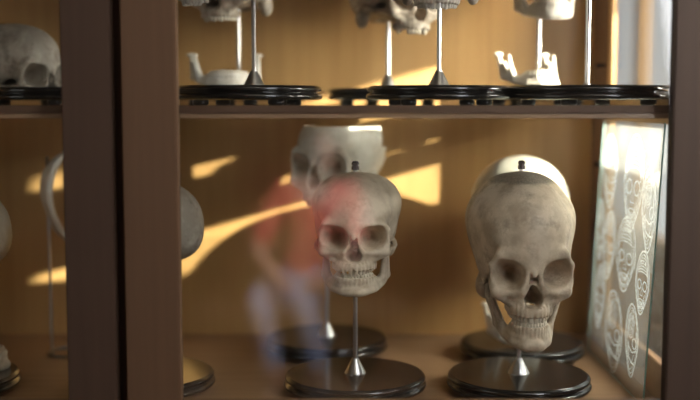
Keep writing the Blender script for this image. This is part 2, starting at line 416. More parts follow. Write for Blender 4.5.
def mandible_mesh(kind, h, m, zoff=0.0):
    return make_mesh('mandible', kind, mandible_field, (-6.6*kind.jaw, -10.6, 1+(-9.2-1)*kind.fz-0.4), (6.6*kind.jaw, 1.8, 0.4), h, m, zoff)
# teeth ----------------------------------------------------------------
def tooth_mesh(w, d, hgt, up, m):
    """one crown: rounded-square section, narrow neck, swollen middle, blunt biting edge (cm)"""
    bm = bmesh.new(); seg = 10; rings = []
    molar = w > 0.9
    prof = [(-0.35, 0.66), (0.0, 0.74), (0.35*hgt, 0.98), (0.72*hgt, 1.0), (0.95*hgt, 0.9 if molar else 0.86), (hgt, 0.62)]
    for z, s in prof:
        t = min(max(z/hgt, 0), 1)
        dd = d*s*(1.0 if molar else (1-0.55*t))
        ring = []
        for i in range(seg):
            a = 2*math.pi*i/seg; ca, sa = math.cos(a), math.sin(a)
            ring.append(bm.verts.new((w/2*s*math.copysign(abs(ca)**0.6, ca), dd/2*math.copysign(abs(sa)**0.6, sa), z if up else -z)))
        rings.append(ring)
    for a, b in zip(rings, rings[1:]):
        for i in range(seg): bm.faces.new((a[i], a[(i+1) % seg], b[(i+1) % seg], b[i]))
    bm.faces.new(rings[0]); bm.faces.new(rings[-1])
    bmesh.ops.recalc_face_normals(bm, faces=bm.faces[:])
    me = bpy.data.meshes.new('tooth'); bm.to_mesh(me); bm.free()
    for p in me.polygons: p.use_smooth = True
    me.materials.append(m)
    return me
SPEC_U = [(0.86, 0.62, 1.0), (0.68, 0.56, 0.9), (0.76, 0.72, 1.0), (0.68, 0.85, 0.82), (0.66, 0.85, 0.78), (0.98, 1.0, 0.75), (0.95, 1.0, 0.7)]
SPEC_L = [(0.54, 0.56, 0.9), (0.60, 0.56, 0.9), (0.70, 0.70, 1.0), (0.70, 0.78, 0.85), (0.72, 0.80, 0.8), (1.05, 0.95, 0.75), (1.0, 0.95, 0.7)]
TM = {}
def teeth(parent, kind, lower, m, zoff=0.0, missing=(), rnd=None):
    rnd = rnd or random.Random(3)
    a, b, y0 = LO if lower else UP
    spec = SPEC_L if lower else SPEC_U
    ts = np.linspace(0, 1.5, 400); xs = a*np.sin(ts); ys = y0-b*np.cos(ts)
    s = np.concatenate([[0], np.cumsum(np.hypot(np.diff(xs), np.diff(ys)))])
    f = 0.93*s[-1]/sum(w for w, _, _ in spec)
    for side in (-1, 1):
        pos = 0
        for i, (w, d, hg) in enumerate(spec):
            c = (pos+w/2)*f; pos += w
            if (side, i) in missing: continue
            t = float(np.interp(c, s, ts)); x, y = arch(a, b, y0, t)
            ang = math.atan2(b*math.sin(t), a*math.cos(t))
            key = (w, d, hg, lower, m.name)
            if key not in TM: TM[key] = tooth_mesh(w*f*0.97, d, hg, lower, m)
            z = -6.0+0.45 if lower else -3.55-0.35
            p = kind.fwd((x*side, y, z+rnd.uniform(-.06, .06)))
            o = link('tooth', TM[key], parent)
            o.location = (p.x*0.01*kind.size, (p.y-AXIS_Y)*0.01*kind.size, (p.z-zoff)*0.01*kind.size)
            o.rotation_euler = (rnd.uniform(-.06, .06), rnd.uniform(-.07, .07), side*ang+rnd.uniform(-.08, .08))
            o.scale = (0.01*kind.size*(1+(kind.jaw-1)*0.5), 0.01*kind.size, 0.01*kind.size*kind.fz)

# kinds of skull in the case
K1 = Kind(0.985, 1.02, 1.0, 0.965, 0.83, 1.04, 0.14)          # small adult skull, square jaw
K2 = Kind(1.11, 1.12, 1.06, 1.465, 0.985, 0.81, 0.20, 1.0, 0.55, 0.8, 0.38, 0.89)          # huge domed cranium
K0 = Kind(1.0, 1.0, 1.0, 1.0, 0.95, 1.0)
def skull(kind, cr_me, md_me, label, X, Y, Z, yaw, tm=None, rx=0.0, ry=0.0, group=None, up_missing=(), lo_missing=(), seed=3, name='human_skull', with_teeth=True):
    t = tag(empty(name, (X, Y, Z+H), R(yaw), R(rx), R(ry)), label, 'skull', group)
    c = link('cranium', cr_me, t)
    if with_teeth: teeth(c, kind, False, tm or M['tooth'], 0, up_missing, random.Random(seed))
    if md_me:
        m_ = link('mandible', md_me, t)
        if with_teeth: teeth(m_, kind, True, tm or M['tooth'], 0, lo_missing, random.Random(seed+1))
    return t

# ------------------------------------------------------------------ the display cabinet
ZF = -0.4655                   # cabinet floor
CAB = empty('display_cabinet', (-0.33, 1.8, 0))
tag(CAB, 'brown wooden glass-fronted display cabinet holding the skulls', 'cabinet')
def cpart(name, m, x0, x1, y0, y1, z0, z1, bev=0.0015, parent=None):
    o = boxobj(name, m, None, x0, x1, y0, y1, z0+H, z1+H, bev)
    p = parent or CAB
    o.parent = p
    o.matrix_parent_inverse = Matrix.Translation((0.33, -1.8, 0))
    return o
ZT = 0.46
cpart('back_panel', M['back'], -1.18, 0.515, 2.12, 2.14, ZF-0.03, ZT+0.03, 0)
cpart('bottom_board', M['deck'], -1.18, 0.515, 1.50, 2.12, ZF-0.025, ZF, 0)
cpart('top_board', M['dark'], -1.20, 0.54, 1.46, 2.15, ZT, ZT+0.03)
cpart('plinth', M['stile_l'], -1.18, 0.515, 1.50, 2.14, -H+0.0, ZF-0.025, 0.003)
cpart('left_side_panel', M['back'], -1.18, -1.155, 1.50, 2.12, ZF, ZT, 0)
# glazed right side: frame of posts and rails with two panes
SF = cpart('right_side_frame', M['rail'], 0.482, 0.497, 2.006, 2.12, ZF, ZT)
cpart('inner_post', M['light'], 0.484, 0.494, 1.978, 2.005, ZF, ZT, parent=None)
cpart('front_corner_post', M['dark'], 0.484, 0.515, 1.50, 1.592, ZF, ZT)  # widened out of view to block sun from the front skulls
cpart('side_rail', M['light'], 0.484, 0.499, 1.592, 1.978, -0.031, 0.014)
cpart('side_rail', M['deck'], 0.484, 0.499, 1.592, 1.978, ZF, -0.405)
cpart('side_rail', M['light'], 0.484, 0.499, 1.592, 1.978, ZT-0.05, ZT)
cpart('side_pane', M['glass'], 0.490, 0.493, 1.592, 1.978, -0.405, -0.031, 0)
cpart('side_pane', M['glass'], 0.490, 0.493, 1.592, 1.978, 0.014, ZT-0.05, 0)
for zz in (-0.115, 0.072, 0.26): cpart('shelf_peg', M['dark'], 0.468, 0.486, 2.02, 2.04, zz-0.004, zz+0.004, 0.001)
def door(x0, x1, sl, sr, ml, mr):
    d = empty('door', (0, 0, 0)); d.parent = CAB; d.matrix_parent_inverse = Matrix.Translation((0.33, -1.8, 0))
    def p(name, m, a, b, y0, y1, z0, z1, bev=0.002):
        o = boxobj(name, m, d, a, b, y0, y1, z0+H, z1+H, bev); return o
    p('stile', ml, x0, x0+sl, 1.47, 1.495, ZF-0.03, ZT)
    p('stile', mr, x1-sr, x1, 1.47, 1.495, ZF-0.03, ZT)
    p('rail', M['rail'], x0+sl, x1-sr, 1.47, 1.495, ZF-0.03, -0.4218)
    p('rail', M['rail'], x0+sl, x1-sr, 1.47, 1.495, ZT-0.06, ZT)
    p('glass_pane', M['glass'], x0+sl, x1-sr, 1.481, 1.485, -0.4218, ZT-0.06, 0)
    return d
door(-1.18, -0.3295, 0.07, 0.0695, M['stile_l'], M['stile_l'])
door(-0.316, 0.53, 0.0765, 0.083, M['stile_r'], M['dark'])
cpart('meeting_strip', M['dark'], -0.334, -0.311, 1.4965, 1.504, ZF-0.02, ZT, 0)

# shelf: glass sheet with a wooden front edge
SH = tag(empty('shelf', (-0.33, 1.8, H-0.02)), 'glass shelf with brown wooden front edge across the cabinet', 'shelf')
def spart(name, m, *a):
    o = boxobj(name, m, SH, *a); o.matrix_parent_inverse = Matrix.Translation((0.33, -1.8, -(H-0.02))); return o
spart('glass_sheet', M['shelfglass'], -1.15, 0.479, 1.528, 2.112, H-0.010, H-0.002, 0)
spart('front_edge', M['edge'], -1.15, 0.479, 1.512, 1.528, H-0.0135, H-0.002, 0.001)
spart('lower_lip', M['lip'], -1.15, 0.479, 1.514, 1.528, H-0.0205, H-0.0137, 0.001)

# ------------------------------------------------------------------ stands
PROF = lambda r: [(0, 0.0), (r*0.93, 0.0), (r*0.985, 0.0012), (r, 0.004), (r, 0.0065), (r*0.975, 0.0095), (r*0.945, 0.0105), (r*0.945, 0.0115),
                  (r*0.965, 0.0125), (r*0.985, 0.0145), (r*0.985, 0.0175), (r*0.97, 0.0197), (r*0.955, 0.0205)]
STAND_CACHE = {}
def stand(label, X, Y, zbase, r=0.114, rod=0.34, cone=True, finial=False, group=None, rod_r=0.0036, rod_dx=0.0, feet_rot=20, cone_s=1.0):
    key = r
    if key not in STAND_CACHE:
        b = lathe(PROF(r), 96); b2 = lathe([(r*0.955, 0.0), (r*0.945, 0.0012), (0, 0.0012)], 96)
        me = bpy.data.meshes.new('base'); bmesh.ops.recalc_face_normals(b, faces=b.faces[:]); b.to_mesh(me); b.free(); me.materials.append(M['black'])
        for p in me.polygons: p.use_smooth = True
        m2 = bpy.data.meshes.new('base_top'); b2.to_mesh(m2); b2.free(); m2.materials.append(M['slab'])
        for p in m2.polygons: p.use_smooth = False
        STAND_CACHE[key] = (me, m2)
    me, m2 = STAND_CACHE[key]
    t = tag(empty('display_stand', (X, Y, zbase+H)), label, 'stand', group)
    b = link('base', me, t, (0, 0, 0.0085))
    link('base_top', m2, b, (0, 0, 0.0205))
    for k in range(4):
        a = R(feet_rot+90*k)
        fin('foot', lathe([(0, 0), (0.0105, 0), (0.0125, 0.002), (0.0125, 0.0075), (0.011, 0.0088), (0, 0.0088)], 20), M['rubber'], t, (math.cos(a)*r*0.72, math.sin(a)*r*0.72, 0), smooth=True)
    zt = 0.0302
    if rod:
        if cone:
            c = cone_s
            fin('cone_socket', lathe([(0, 0), (0.0172*c, 0), (0.0172*c, 0.0012*c), (0.0165*c, 0.002*c), (0.0062*c, 0.0225*c), (0.0056*c, 0.0245*c), (0, 0.0245*c)], 40), M['steel'], t, (rod_dx, 0, zt))
        fin('rod', lathe([(0, 0), (rod_r, 0), (rod_r, rod), (0, rod)], 16), M['steel'], t, (rod_dx, 0, zt), smooth=False)
        if finial:
            fin('finial', lathe([(0, -0.004), (0.0062, -0.004), (0.0062, 0.002), (0.0045, 0.0026), (0.0045, 0.0036), (0.006, 0.0042), (0.006, 0.0072), (0.004, 0.0098), (0, 0.0104)], 24), M['nut'], t, (0, 0, zt+rod), smooth=False)
    return t
# ------------------------------------------------------------------ meshes of the bones
cr1 = cranium_mesh(K1, 0.17, M['bone1']); md1 = mandible_mesh(K1, 0.15, M['bone1'])
cr2 = cranium_mesh(K2, 0.18, M['bone2']); md2 = mandible_mesh(K2, 0.15, M['bone2'])
cr0 = cranium_mesh(K0, 0.22, M['bonew']); md0 = mandible_mesh(K0, 0.18, M['bonew'])
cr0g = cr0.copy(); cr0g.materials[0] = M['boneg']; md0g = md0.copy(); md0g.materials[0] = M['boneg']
cr0b = cr0.copy(); cr0b.materials[0] = M['boneb']
cr2w = cr2.copy(); cr2w.materials[0] = M['bonew']
def cut_cap(P, d):
    x, y, z = P
    top = np.minimum(8.3-z, np.maximum(2.2-y, 4.6-z))
    return np.maximum(d, -top)
K3 = Kind(1.07)
cr3 = cranium_mesh(K3, 0.2, M['bonew'], cut_cap)
K5 = Kind(0.93)
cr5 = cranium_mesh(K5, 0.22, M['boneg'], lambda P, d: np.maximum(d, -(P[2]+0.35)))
md_alone = mandible_mesh(K0, 0.18, M['bonew'], zoff=K0.fwd((0, 0, -8.72)).z)
md_alone.transform(Matrix.Scale(0.93, 4))
KM = Kind(0.93, fz=0.95)
def loose_mandible(label, X, Y, Z, yaw, group='mandibles lying on stand bases', rx=0.0, sc=(1, 1, 1)):
    t = tag(empty('mandible', (X, Y, Z+H), R(yaw), R(rx)), label, 'jawbone', group)
    t.scale = sc
    b = link('jawbone', md_alone, t)
    teeth(b, KM, True, M['tooth'], K0.fwd((0, 0, -8.72)).z)
    return t
BT = ZF + 0.0302               # top of a base on the cabinet floor
SHZ = -0.002                   # shelf top
ST = SHZ + 0.0302

# --- lower compartment, right bay
GS = 'round black stands on the cabinet floor'; GU = 'round black stands on the shelf'
X1, Y1 = 0.0115, 1.69
stand('black round stand holding the small full-faced skull, steel rod with nut on top', X1-0.003, Y1, ZF, 0.1155, 0.3345, finial=True, group=GS)
skull(K1, cr1, md1, 'ivory skull with square jaw on steel rod, left of the two full-faced skulls', X1-0.001, Y1, -0.1075-K1.zmax()*0.01*K1.size+0.0, -3, rx=1.0, up_missing=((-1, 1), (-1, 3)), seed=5)
X2, Y2 = 0.274, 1.69
stand('black round stand under the big domed skull, steel cone and nut on top', X2, Y2, ZF, 0.1165, 0.3355, finial=True, group=GS)
skull(K2, cr2, md2, 'large grey-beige skull with high domed cranium, right of the two full-faced skulls', X2, Y2, -0.1055-K2.zmax()*0.01*K2.size, 1.5, M['tooth'], rx=0.0, ry=0.0, seed=9)
X3, Y3 = -0.037, 1.965
stand('black round stand behind the small full-faced skull, under the sawn-open skull', X3-0.006, Y3, ZF, 0.1145, 0.27, group=GS)
skull(K3, cr3, None, 'pale sawn-open skull without its cap, behind the small full-faced skull', X3+0.026, Y3, -0.129, -29, seed=2)
X4, Y4 = 0.313, 1.93
stand('black round stand behind the big domed skull', X4+0.005, Y4, ZF, 0.1145, 0.30, group=GS)
skull(K2, cr2w, None, 'sunlit white cranium mostly hidden behind the big domed skull', X4, Y4, -0.093-K2.zmax()*0.01*K2.size, 160, with_teeth=False)
loose_mandible('pale jawbone lying on the stand behind the big domed skull', X4-0.027, Y4+0.02, BT, 25)
X5, Y5 = -0.333, 1.70
stand('black round stand just right of the wooden door stiles', X5, Y5, ZF, 0.112, 0.30, group=GS)
skull(K0, cr0g, md0g, 'grey skull in profile half hidden by the door stiles', X5+0.013, Y5, -0.236, -78, M['toothg'])
# --- lower compartment, left bay
X6, Y6 = -0.652, 1.69
stand('black round stand at the lower left edge of the picture', X6, Y6, ZF, 0.112, 0.30, group=GS)
skull(K0, cr0, None, 'pale skull at the left edge, cut off by the picture edge', X6+0.022, Y6, -0.245, -85, with_teeth=False)
loose_mandible('jawbone on the stand at the lower left edge', X6-0.012, Y6+0.05, BT, 75)

# cut skullcap on its wire stand
def calvaria(P): 
    A = (np.abs(P[0]), P[1], P[2]); b = brain_field(A)
    return smax(smax(b, -(b+1.1), 0.15), np.abs(P[2]-4.8)-1.5, 0.3)
X, Y, Z = grid((-8, -10.5, 2.8), (8, 11, 6.8), 0.18)
V, F = surface_nets(calvaria((X, Y, Z)).astype(np.float32), np.array([-8, -10.5, 2.8]), 0.18)
V -= np.array([0, 0.6, 4.8]); V *= 0.0095
cv = np_mesh('bone_shell', V, F, M['bonew'])
WX, WY = -0.523, 1.95
wt = tag(empty('wire_stand', (WX, WY, ZF+H)), 'thin wire stand with ring foot left of the door stiles', 'stand')
fin('ring_foot', tube([(0.040*math.cos(a), 0.040*math.sin(a)-0.0, 0.0035) for a in np.linspace(0, 2*math.pi, 48, endpoint=False)], 0.0028, 10, True), M['wire'], wt, smooth=True)
fin('rod', tube([(-0.026, -0.030, 0.0035), (-0.026, -0.030, 0.02), (-0.026, -0.030, 0.22), (-0.026, -0.030, 0.37)], 0.0026, 12), M['steel'], wt, smooth=True)
ct = tag(empty('bone_ring', (-0.50, 1.945, -0.166+H)), 'sawn ring of pale skull bone upright on the thin wire stand', 'skull')
cb = link('bone_shell', cv, ct); cb.rotation_euler = Matrix(((-0.82, 0, -0.572), (-0.572, 0, 0.82), (0, 1, 0))).to_euler()

# --- upper compartment, right bay
A_, AY = -0.161, 1.69
stand('black round stand at the left end of the shelf, big cone and thin rod', A_, AY, SHZ, 0.1175, 0.36, group=GU, rod_dx=0.009, feet_rot=35)
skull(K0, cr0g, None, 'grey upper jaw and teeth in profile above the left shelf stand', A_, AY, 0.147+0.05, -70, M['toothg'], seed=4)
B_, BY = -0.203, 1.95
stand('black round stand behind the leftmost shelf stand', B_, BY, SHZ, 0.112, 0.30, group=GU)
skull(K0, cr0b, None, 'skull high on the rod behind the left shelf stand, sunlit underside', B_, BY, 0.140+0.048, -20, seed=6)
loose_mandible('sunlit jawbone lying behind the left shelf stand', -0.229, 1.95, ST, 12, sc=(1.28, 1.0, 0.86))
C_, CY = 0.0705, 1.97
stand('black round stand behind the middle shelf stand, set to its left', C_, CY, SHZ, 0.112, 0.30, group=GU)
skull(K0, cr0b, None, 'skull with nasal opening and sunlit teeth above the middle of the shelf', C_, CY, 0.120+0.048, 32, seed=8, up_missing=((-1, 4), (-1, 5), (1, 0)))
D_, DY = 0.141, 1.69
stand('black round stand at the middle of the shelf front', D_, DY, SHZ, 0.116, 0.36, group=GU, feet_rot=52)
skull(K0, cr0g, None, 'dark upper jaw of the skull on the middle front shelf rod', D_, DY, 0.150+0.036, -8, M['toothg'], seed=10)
E_, EY = 0.345, 1.955
stand('black round stand behind the right shelf stand', E_, EY, SHZ, 0.112, 0.30, group=GU)
skull(K0, cr0, md0, 'skull with hanging jaw at the top right behind the thick rod', E_, EY, 0.143+0.086, 6, seed=12)
loose_mandible('jawbone lying behind the right shelf stand, toothed arch to the right', 0.309, 1.955, ST, 24, sc=(1.08, 1.0, 0.88))
F_, FY = 0.3755, 1.69
stand('widest black round stand at the right end of the shelf, thick bright rod', F_, FY, SHZ, 0.1345, 0.38, group=GU, rod_r=0.0046, feet_rot=62, cone_s=0.42)

# --- upper compartment, left bay
UX, UY = -0.545, 1.87
stand('low black stand under the skull in the upper left corner', UX+0.02, UY, SHZ-0.0, 0.112, 0, group=GU)
skull(K5, cr5, None, 'shadowed grey cranium resting on a black base, upper left', UX-0.045, UY, ST+0.0035, 58, with_teeth=False)

# ------------------------------------------------------------------ etched glass plate leaning on the right side
PL = tag(empty('etched_glass_plate', (0.452, 1.79, ZF+H), 0, 0, R(3.0)), 'clear glass plate etched with white skull drawings, leaning at the right', 'glass plate')
bm = bmesh.new(); PH = 0.4375; PW = 0.19
box(bm, -0.0014, 0.0014, -PW, PW, 0.0002, PH)
for f in bm.faces: f.material_index = 0 if abs(f.normal.x) > 0.9 else 1
fin('glass_sheet', bm, [M['plate'], M['teal']], PL)
def ribbon(bm, pts, w, closed=True):
    n = len(pts); vs = []
    for i, (u, v) in enumerate(pts):
        a = pts[(i+1) % n] if closed or i < n-1 else pts[i]; b = pts[i-1] if closed or i > 0 else pts[i]
        dx, dy = a[0]-b[0], a[1]-b[1]; l = math.hypot(dx, dy) or 1
        nx_, ny_ = -dy/l*w/2, dx/l*w/2
        vs.append((bm.verts.new((0, u+nx_, v+ny_)), bm.verts.new((0, u-nx_, v-ny_))))
    for i in range(n if closed else n-1):
        a, b = vs[i], vs[(i+1) % n]
        bm.faces.new((a[0], b[0], b[1], a[1]))
def fill(bm, pts): bm.faces.new([bm.verts.new((0.0, u, v)) for u, v in pts])
def oval(cu, cv_, ru, rv, n=40, pw=1.0, a0=0, a1=2*math.pi):
    return [(cu+ru*math.copysign(abs(math.cos(a))**pw, math.cos(a)), cv_+rv*math.copysign(abs(math.sin(a))**pw, math.sin(a))) for a in np.linspace(a0, a1, n, endpoint=False)]
def etched(u, v, w, h, profile, seed):
    rnd = random.Random(seed); bm = bmesh.new()
    head = []
    for a in np.linspace(0, 2*math.pi, 60, endpoint=False):      # egg outline narrowing to the jaw
        s_, c_ = math.sin(a), math.cos(a)
        k = 1.0 if s_ > -0.1 else 1.0-0.30*min(1, (-s_-0.1)/0.7)
        head.append((u+w/2*c_*k*(1+0.03*rnd.uniform(-1, 1)) + (0.12*w*s_ if profile else 0), v+h/2*s_))
    ribbon(bm, head, 0.0032)
    inner = [(u+(p-u)*0.86, v+(q-v)*0.9) for p, q in head]
    ribbon(bm, inner, 0.0015)
    if profile:
        ribbon(bm, oval(u-w*0.22, v-h*0.02, w*0.14, h*0.07), 0.002); [ribbon(bm, oval(u+w*0.12, v+h*0.2, w*0.05*q, h*0.035*q, 24), 0.0013) for q in range(1, 6)]
        ribbon(bm, [(u-w*.4, v-h*.1), (u-w*.1, v-h*.16), (u+w*.3, v-h*.08)], 0.0022, False)
        ribbon(bm, [(u-w*.36, v-h*.3), (u-w*.1, v-h*.3), (u+w*.14, v-h*.25), (u+w*.22, v-h*.05)], 0.003, False)
    else:
        for s_ in (-1, 1):
            ribbon(bm, oval(u+s_*w*0.2, v-h*0.04, w*0.14, h*0.075), 0.0024)
        ribbon(bm, [(u, v-h*.08), (u-w*.09, v-h*.2), (u+w*.09, v-h*.2)], 0.002)
        [ribbon(bm, oval(u, v+h*(0.12+0.045*q), w*(0.36-0.035*q), h*0.05, 20, 1.0, 0.15, math.pi-0.15), 0.0016, False) for q in range(7)]
        for k in range(7):
            uu = u+(k-3)*w*0.07; ribbon(bm, [(uu, v-h*.29), (uu, v-h*.37)], 0.0022, False)
        ribbon(bm, oval(u, v-h*0.33, w*0.27, h*0.07), 0.0016)
    for k in range(34):                                         # hatching
        a = rnd.uniform(0, 2*math.pi); r_ = rnd.uniform(0.62, 0.86); L_ = rnd.uniform(0.05, 0.13)
        pts = [(u+w/2*r_*math.cos(a+t)*(0.85 if math.sin(a) < 0 else 1), v+h/2*r_*math.sin(a+t)) for t in np.linspace(0, L_*5, 6)]
        ribbon(bm, pts, 0.0013, False)
    o = fin('etched_skull', bm, M['etch'], PL, (-0.0018, 0, 0))
    o['label'] = 'white etched skull drawing'
    return o
# (u along the depth, + is towards the back wall; v is height on the plate)
ROWS = [(-0.045, 0.335, 0.115, 0.16, False), (0.115, 0.345, 0.10, 0.13, True), (-0.145, 0.30, 0.075, 0.13, True),
        (-0.03, 0.215, 0.12, 0.125, False), (0.085, 0.215, 0.085, 0.12, False), (-0.14, 0.185, 0.075, 0.10, False), (0.155, 0.235, 0.055, 0.11, True),
        (0.01, 0.075, 0.115, 0.135, True), (-0.105, 0.085, 0.075, 0.115, True), (0.125, 0.115, 0.075, 0.115, False)]
for i, r_ in enumerate(ROWS): etched(*r_, 40+i)

# ------------------------------------------------------------------ the room
XW, XL, YN, YF_, ZC = 1.10, -3.2, -6.0, 5.2, 3.0
struct(boxobj('floor', M['roomfloor'], None, XL, XW, YN, YF_, -0.05, 0))
struct(boxobj('ceiling', M['plaster'], None, XL, XW, YN, YF_, ZC, ZC+0.05))
struct(boxobj('wall_back', M['plaster'], None, XL, XW, YF_, YF_+0.1, 0, ZC))
struct(boxobj('wall_front', M['plaster'], None, XL, XW, YN-0.1, YN, 0, ZC))
def wall_holes(name, x0, x1, ya, yb, holes):
    """wall along Y with rectangular openings (y0,y1,z0,z1), sorted by y"""
    bm = bmesh.new(); y = ya
    for (a, b, c, d) in holes:
        box(bm, x0, x1, y, a, 0, ZC); box(bm, x0, x1, a, b, 0, c); box(bm, x0, x1, a, b, d, ZC); y = b
    box(bm, x0, x1, y, yb, 0, ZC)
    return struct(fin(name, bm, M['plaster']))
SUN = Vector((-1, 0.46, -0.28)).normalized()
W1 = (1.20, 1.76, H+0.062, H+0.35); W2 = (3.1, 4.75, 0.80, 2.5)  # W1 is unseen, its opening sized to shape the sun beams
wall_holes('wall_right', XW, XW+0.06, YN, YF_, [W1, W2])
W3 = (-2.2, 0.2, 0.7, 2.6)  # unseen opening added to go with the left fill light
wall_holes('wall_left', XL-0.06, XL, YN, YF_, [W3])
def window(name, x0, x1, hole, bars, m):
    a, b, c, d = hole; w = empty(name, (x0, (a+b)/2, c)); struct(w)
    bm = bmesh.new(); t = 0.03
    for bx_ in [(a, a+t, c, d), (b-t, b, c, d), (a, b, c, c+t), (a, b, d-t, d)]+bars: box(bm, x0, x1, *bx_)
    o = fin('window_frame', bm, m); o.parent = w; o.matrix_parent_inverse = Matrix.Translation((-x0, -(a+b)/2, -c))
window('window_1', XW+0.0, XW+0.05, (W1[0]-0.03, W1[1]+0.03, W1[2]-0.03, W1[3]+0.03), [], M['light'])
window('window_2', XW+0.0, XW+0.015, W2, [(4.0, 4.13, 0.80, 2.5)], M['light'])
window('window_3', XL-0.05, XL, W3, [(-1.03, -0.97, 0.7, 2.6)], M['light'])

# ------------------------------------------------------------------ the visitor whose reflection shows in the door glass
def skin(name, verts, edges, radii, m, parent, root=0, sub=2):
    me = bpy.data.meshes.new(name); me.from_pydata([Vector(v) for v in verts], edges, [])
    o = link(name, me, parent); me.materials.append(m)
    md = o.modifiers.new('skin', 'SKIN'); md.use_smooth_shade = True
    for i, v in enumerate(me.skin_vertices[0].data):
        r = radii[i]; v.radius = r if isinstance(r, tuple) else (r, r); v.use_root = (i == root)
    sb = o.modifiers.new('sub', 'SUBSURF'); sb.levels = sub; sb.render_levels = sub
    return o
M['skin'] = plain('skin', (0.72, 0.44, 0.34), 0.5, noise=0.05)
M['red'] = plain('red_cloth', (0.75, 0.10, 0.10), 0.8, noise=0.1)
M['jeans'] = plain('blue_denim', (0.38, 0.44, 0.66), 0.8, noise=0.15, nscale=80)
M['hair'] = plain('brown_hair', (0.06, 0.035, 0.02), 0.6, noise=0.3, nscale=120)
M['shoe'] = plain('dark_shoe', (0.05, 0.05, 0.05), 0.5)
M['eye'] = plain('eye_white', (0.7, 0.7, 0.7), 0.2); M['iris'] = plain('dark_iris', (0.05, 0.03, 0.02), 0.2)
PX, PY = -0.235, -2.02
PE = tag(empty('person', (PX, PY, 0)), 'person in red top and blue jeans, seated, seen only as a reflection', 'person')
J = {'pel': (0, 0, 0.55), 'sp1': (0, 0.0, 0.68), 'sp2': (0, 0.02, 0.83), 'che': (0, 0.02, 0.94), 'nk': (0, 0.04, 1.05), 'hd': (0, 0.06, 1.12)}
for s_, n_ in ((-1, 'l'), (1, 'r')):
    J['sh'+n_] = (s_*0.165, 0.02, 0.985); J['el'+n_] = (s_*0.235, 0.10, 0.73); J['wr'+n_] = (s_*0.11, 0.32, 0.63); J['pa'+n_] = (s_*0.085, 0.385, 0.617)
    J['hp'+n_] = (s_*0.085, 0.03, 0.53); J['kn'+n_] = (s_*0.10, 0.43, 0.54); J['an'+n_] = (s_*0.10, 0.44, 0.10); J['to'+n_] = (s_*0.105, 0.58, 0.035)
    J['he'+n_] = (s_*0.10, 0.42, 0.05)
LEAN = 0.2
for k in J:
    if k[:2] not in ('an', 'to', 'he'): J[k] = (J[k][0]-(0.06 if k[:2] == 'kn' else 0), J[k][1], J[k][2]-0.10)
for k in J:
    x_, y_, z_ = J[k]
    if k[:2] not in ('hp', 'kn', 'an', 'to', 'he') and z_ > 0.46: J[k] = (x_+(z_-0.45)*LEAN, y_, z_)
HXO = (1.06-0.45)*LEAN
RAD = {'pel': (0.14, 0.11), 'sp1': (0.125, 0.095), 'sp2': (0.135, 0.10), 'che': (0.14, 0.095), 'nk': 0.052, 'hd': 0.06, 'sh': 0.058, 'el': 0.042, 'wr': 0.027, 'pa': (0.036, 0.018), 'hp': 0.088, 'kn': 0.057, 'an': 0.036, 'to': 0.032, 'he': 0.036}
def chain(names, links, grow, m, name):
    ks = names; ix = {k: i for i, k in enumerate(ks)}
    rr = []
    for k in ks:
        r = RAD.get(k) or RAD[k[:2]]
        rr.append(tuple(q+grow for q in r) if isinstance(r, tuple) else r+grow)
    return skin(name, [J[k] for k in ks], [(ix[a], ix[b]) for a, b in links], rr, m, PE)
LK = [('pel', 'sp1'), ('sp1', 'sp2'), ('sp2', 'che'), ('che', 'nk'), ('nk', 'hd')]
for n_ in 'lr': LK += [('che', 'sh'+n_), ('sh'+n_, 'el'+n_), ('el'+n_, 'wr'+n_), ('wr'+n_, 'pa'+n_), ('pel', 'hp'+n_), ('hp'+n_, 'kn'+n_), ('kn'+n_, 'an'+n_), ('an'+n_, 'he'+n_), ('he'+n_, 'to'+n_)]
body = chain(list(J), LK, 0, M['skin'], 'body')
chain(['pel', 'sp1', 'sp2', 'che', 'shl', 'shr', 'ell', 'elr'], [('pel', 'sp1'), ('sp1', 'sp2'), ('sp2', 'che'), ('che', 'shl'), ('che', 'shr'), ('shl', 'ell'), ('shr', 'elr')], 0.014, M['red'], 'red_top')
chain(['pel', 'hpl', 'hpr', 'knl', 'knr', 'anl', 'anr'], [('pel', 'hpl'), ('pel', 'hpr'), ('hpl', 'knl'), ('hpr', 'knr'), ('knl', 'anl'), ('knr', 'anr')], 0.012, M['jeans'], 'jeans')
for n_ in 'lr': chain(['he'+n_, 'to'+n_], [('he'+n_, 'to'+n_)], 0.010, M['shoe'], 'shoe')
for s_, n_ in ((-1, 'l'), (1, 'r')):                         # relaxed hands lying on the thighs, five fingers each
    w_, p_ = Vector(J['wr'+n_]), Vector(J['pa'+n_]); d_ = (p_-w_).normalized(); sd = Vector((-s_, 0, 0))
    for k, (off, ln, sp) in enumerate(((-0.027, 0.058, -0.18), (-0.009, 0.072, -0.05), (0.009, 0.078, 0.04), (0.026, 0.068, 0.14))):
        b_ = p_-d_*0.01+sd*off; t_ = (d_+sd*sp).normalized()
        pts = [b_, b_+t_*ln*0.5+Vector((0, 0, 0.006)), b_+t_*ln*0.8+Vector((0, 0, -0.004)), b_+t_*ln+Vector((0, 0, -0.018))]
        skin('finger', pts, [(0, 1), (1, 2), (2, 3)], [0.0095, 0.0088, 0.008, 0.007], M['skin'], body, 0, 1)
    b_ = w_+(p_-w_)*0.45+sd*0.022; t_ = (d_*0.7+sd*0.75).normalized()
    skin('thumb', [b_, b_+t_*0.03, b_+t_*0.052+d_*0.006], [(0, 1), (1, 2)], [0.012, 0.0105, 0.0085], M['skin'], body, 0, 1)
HX = grid((-10, -12, -13), (10, 12, 14), 0.5)                 # head as one shaped surface, face towards +y (cm)
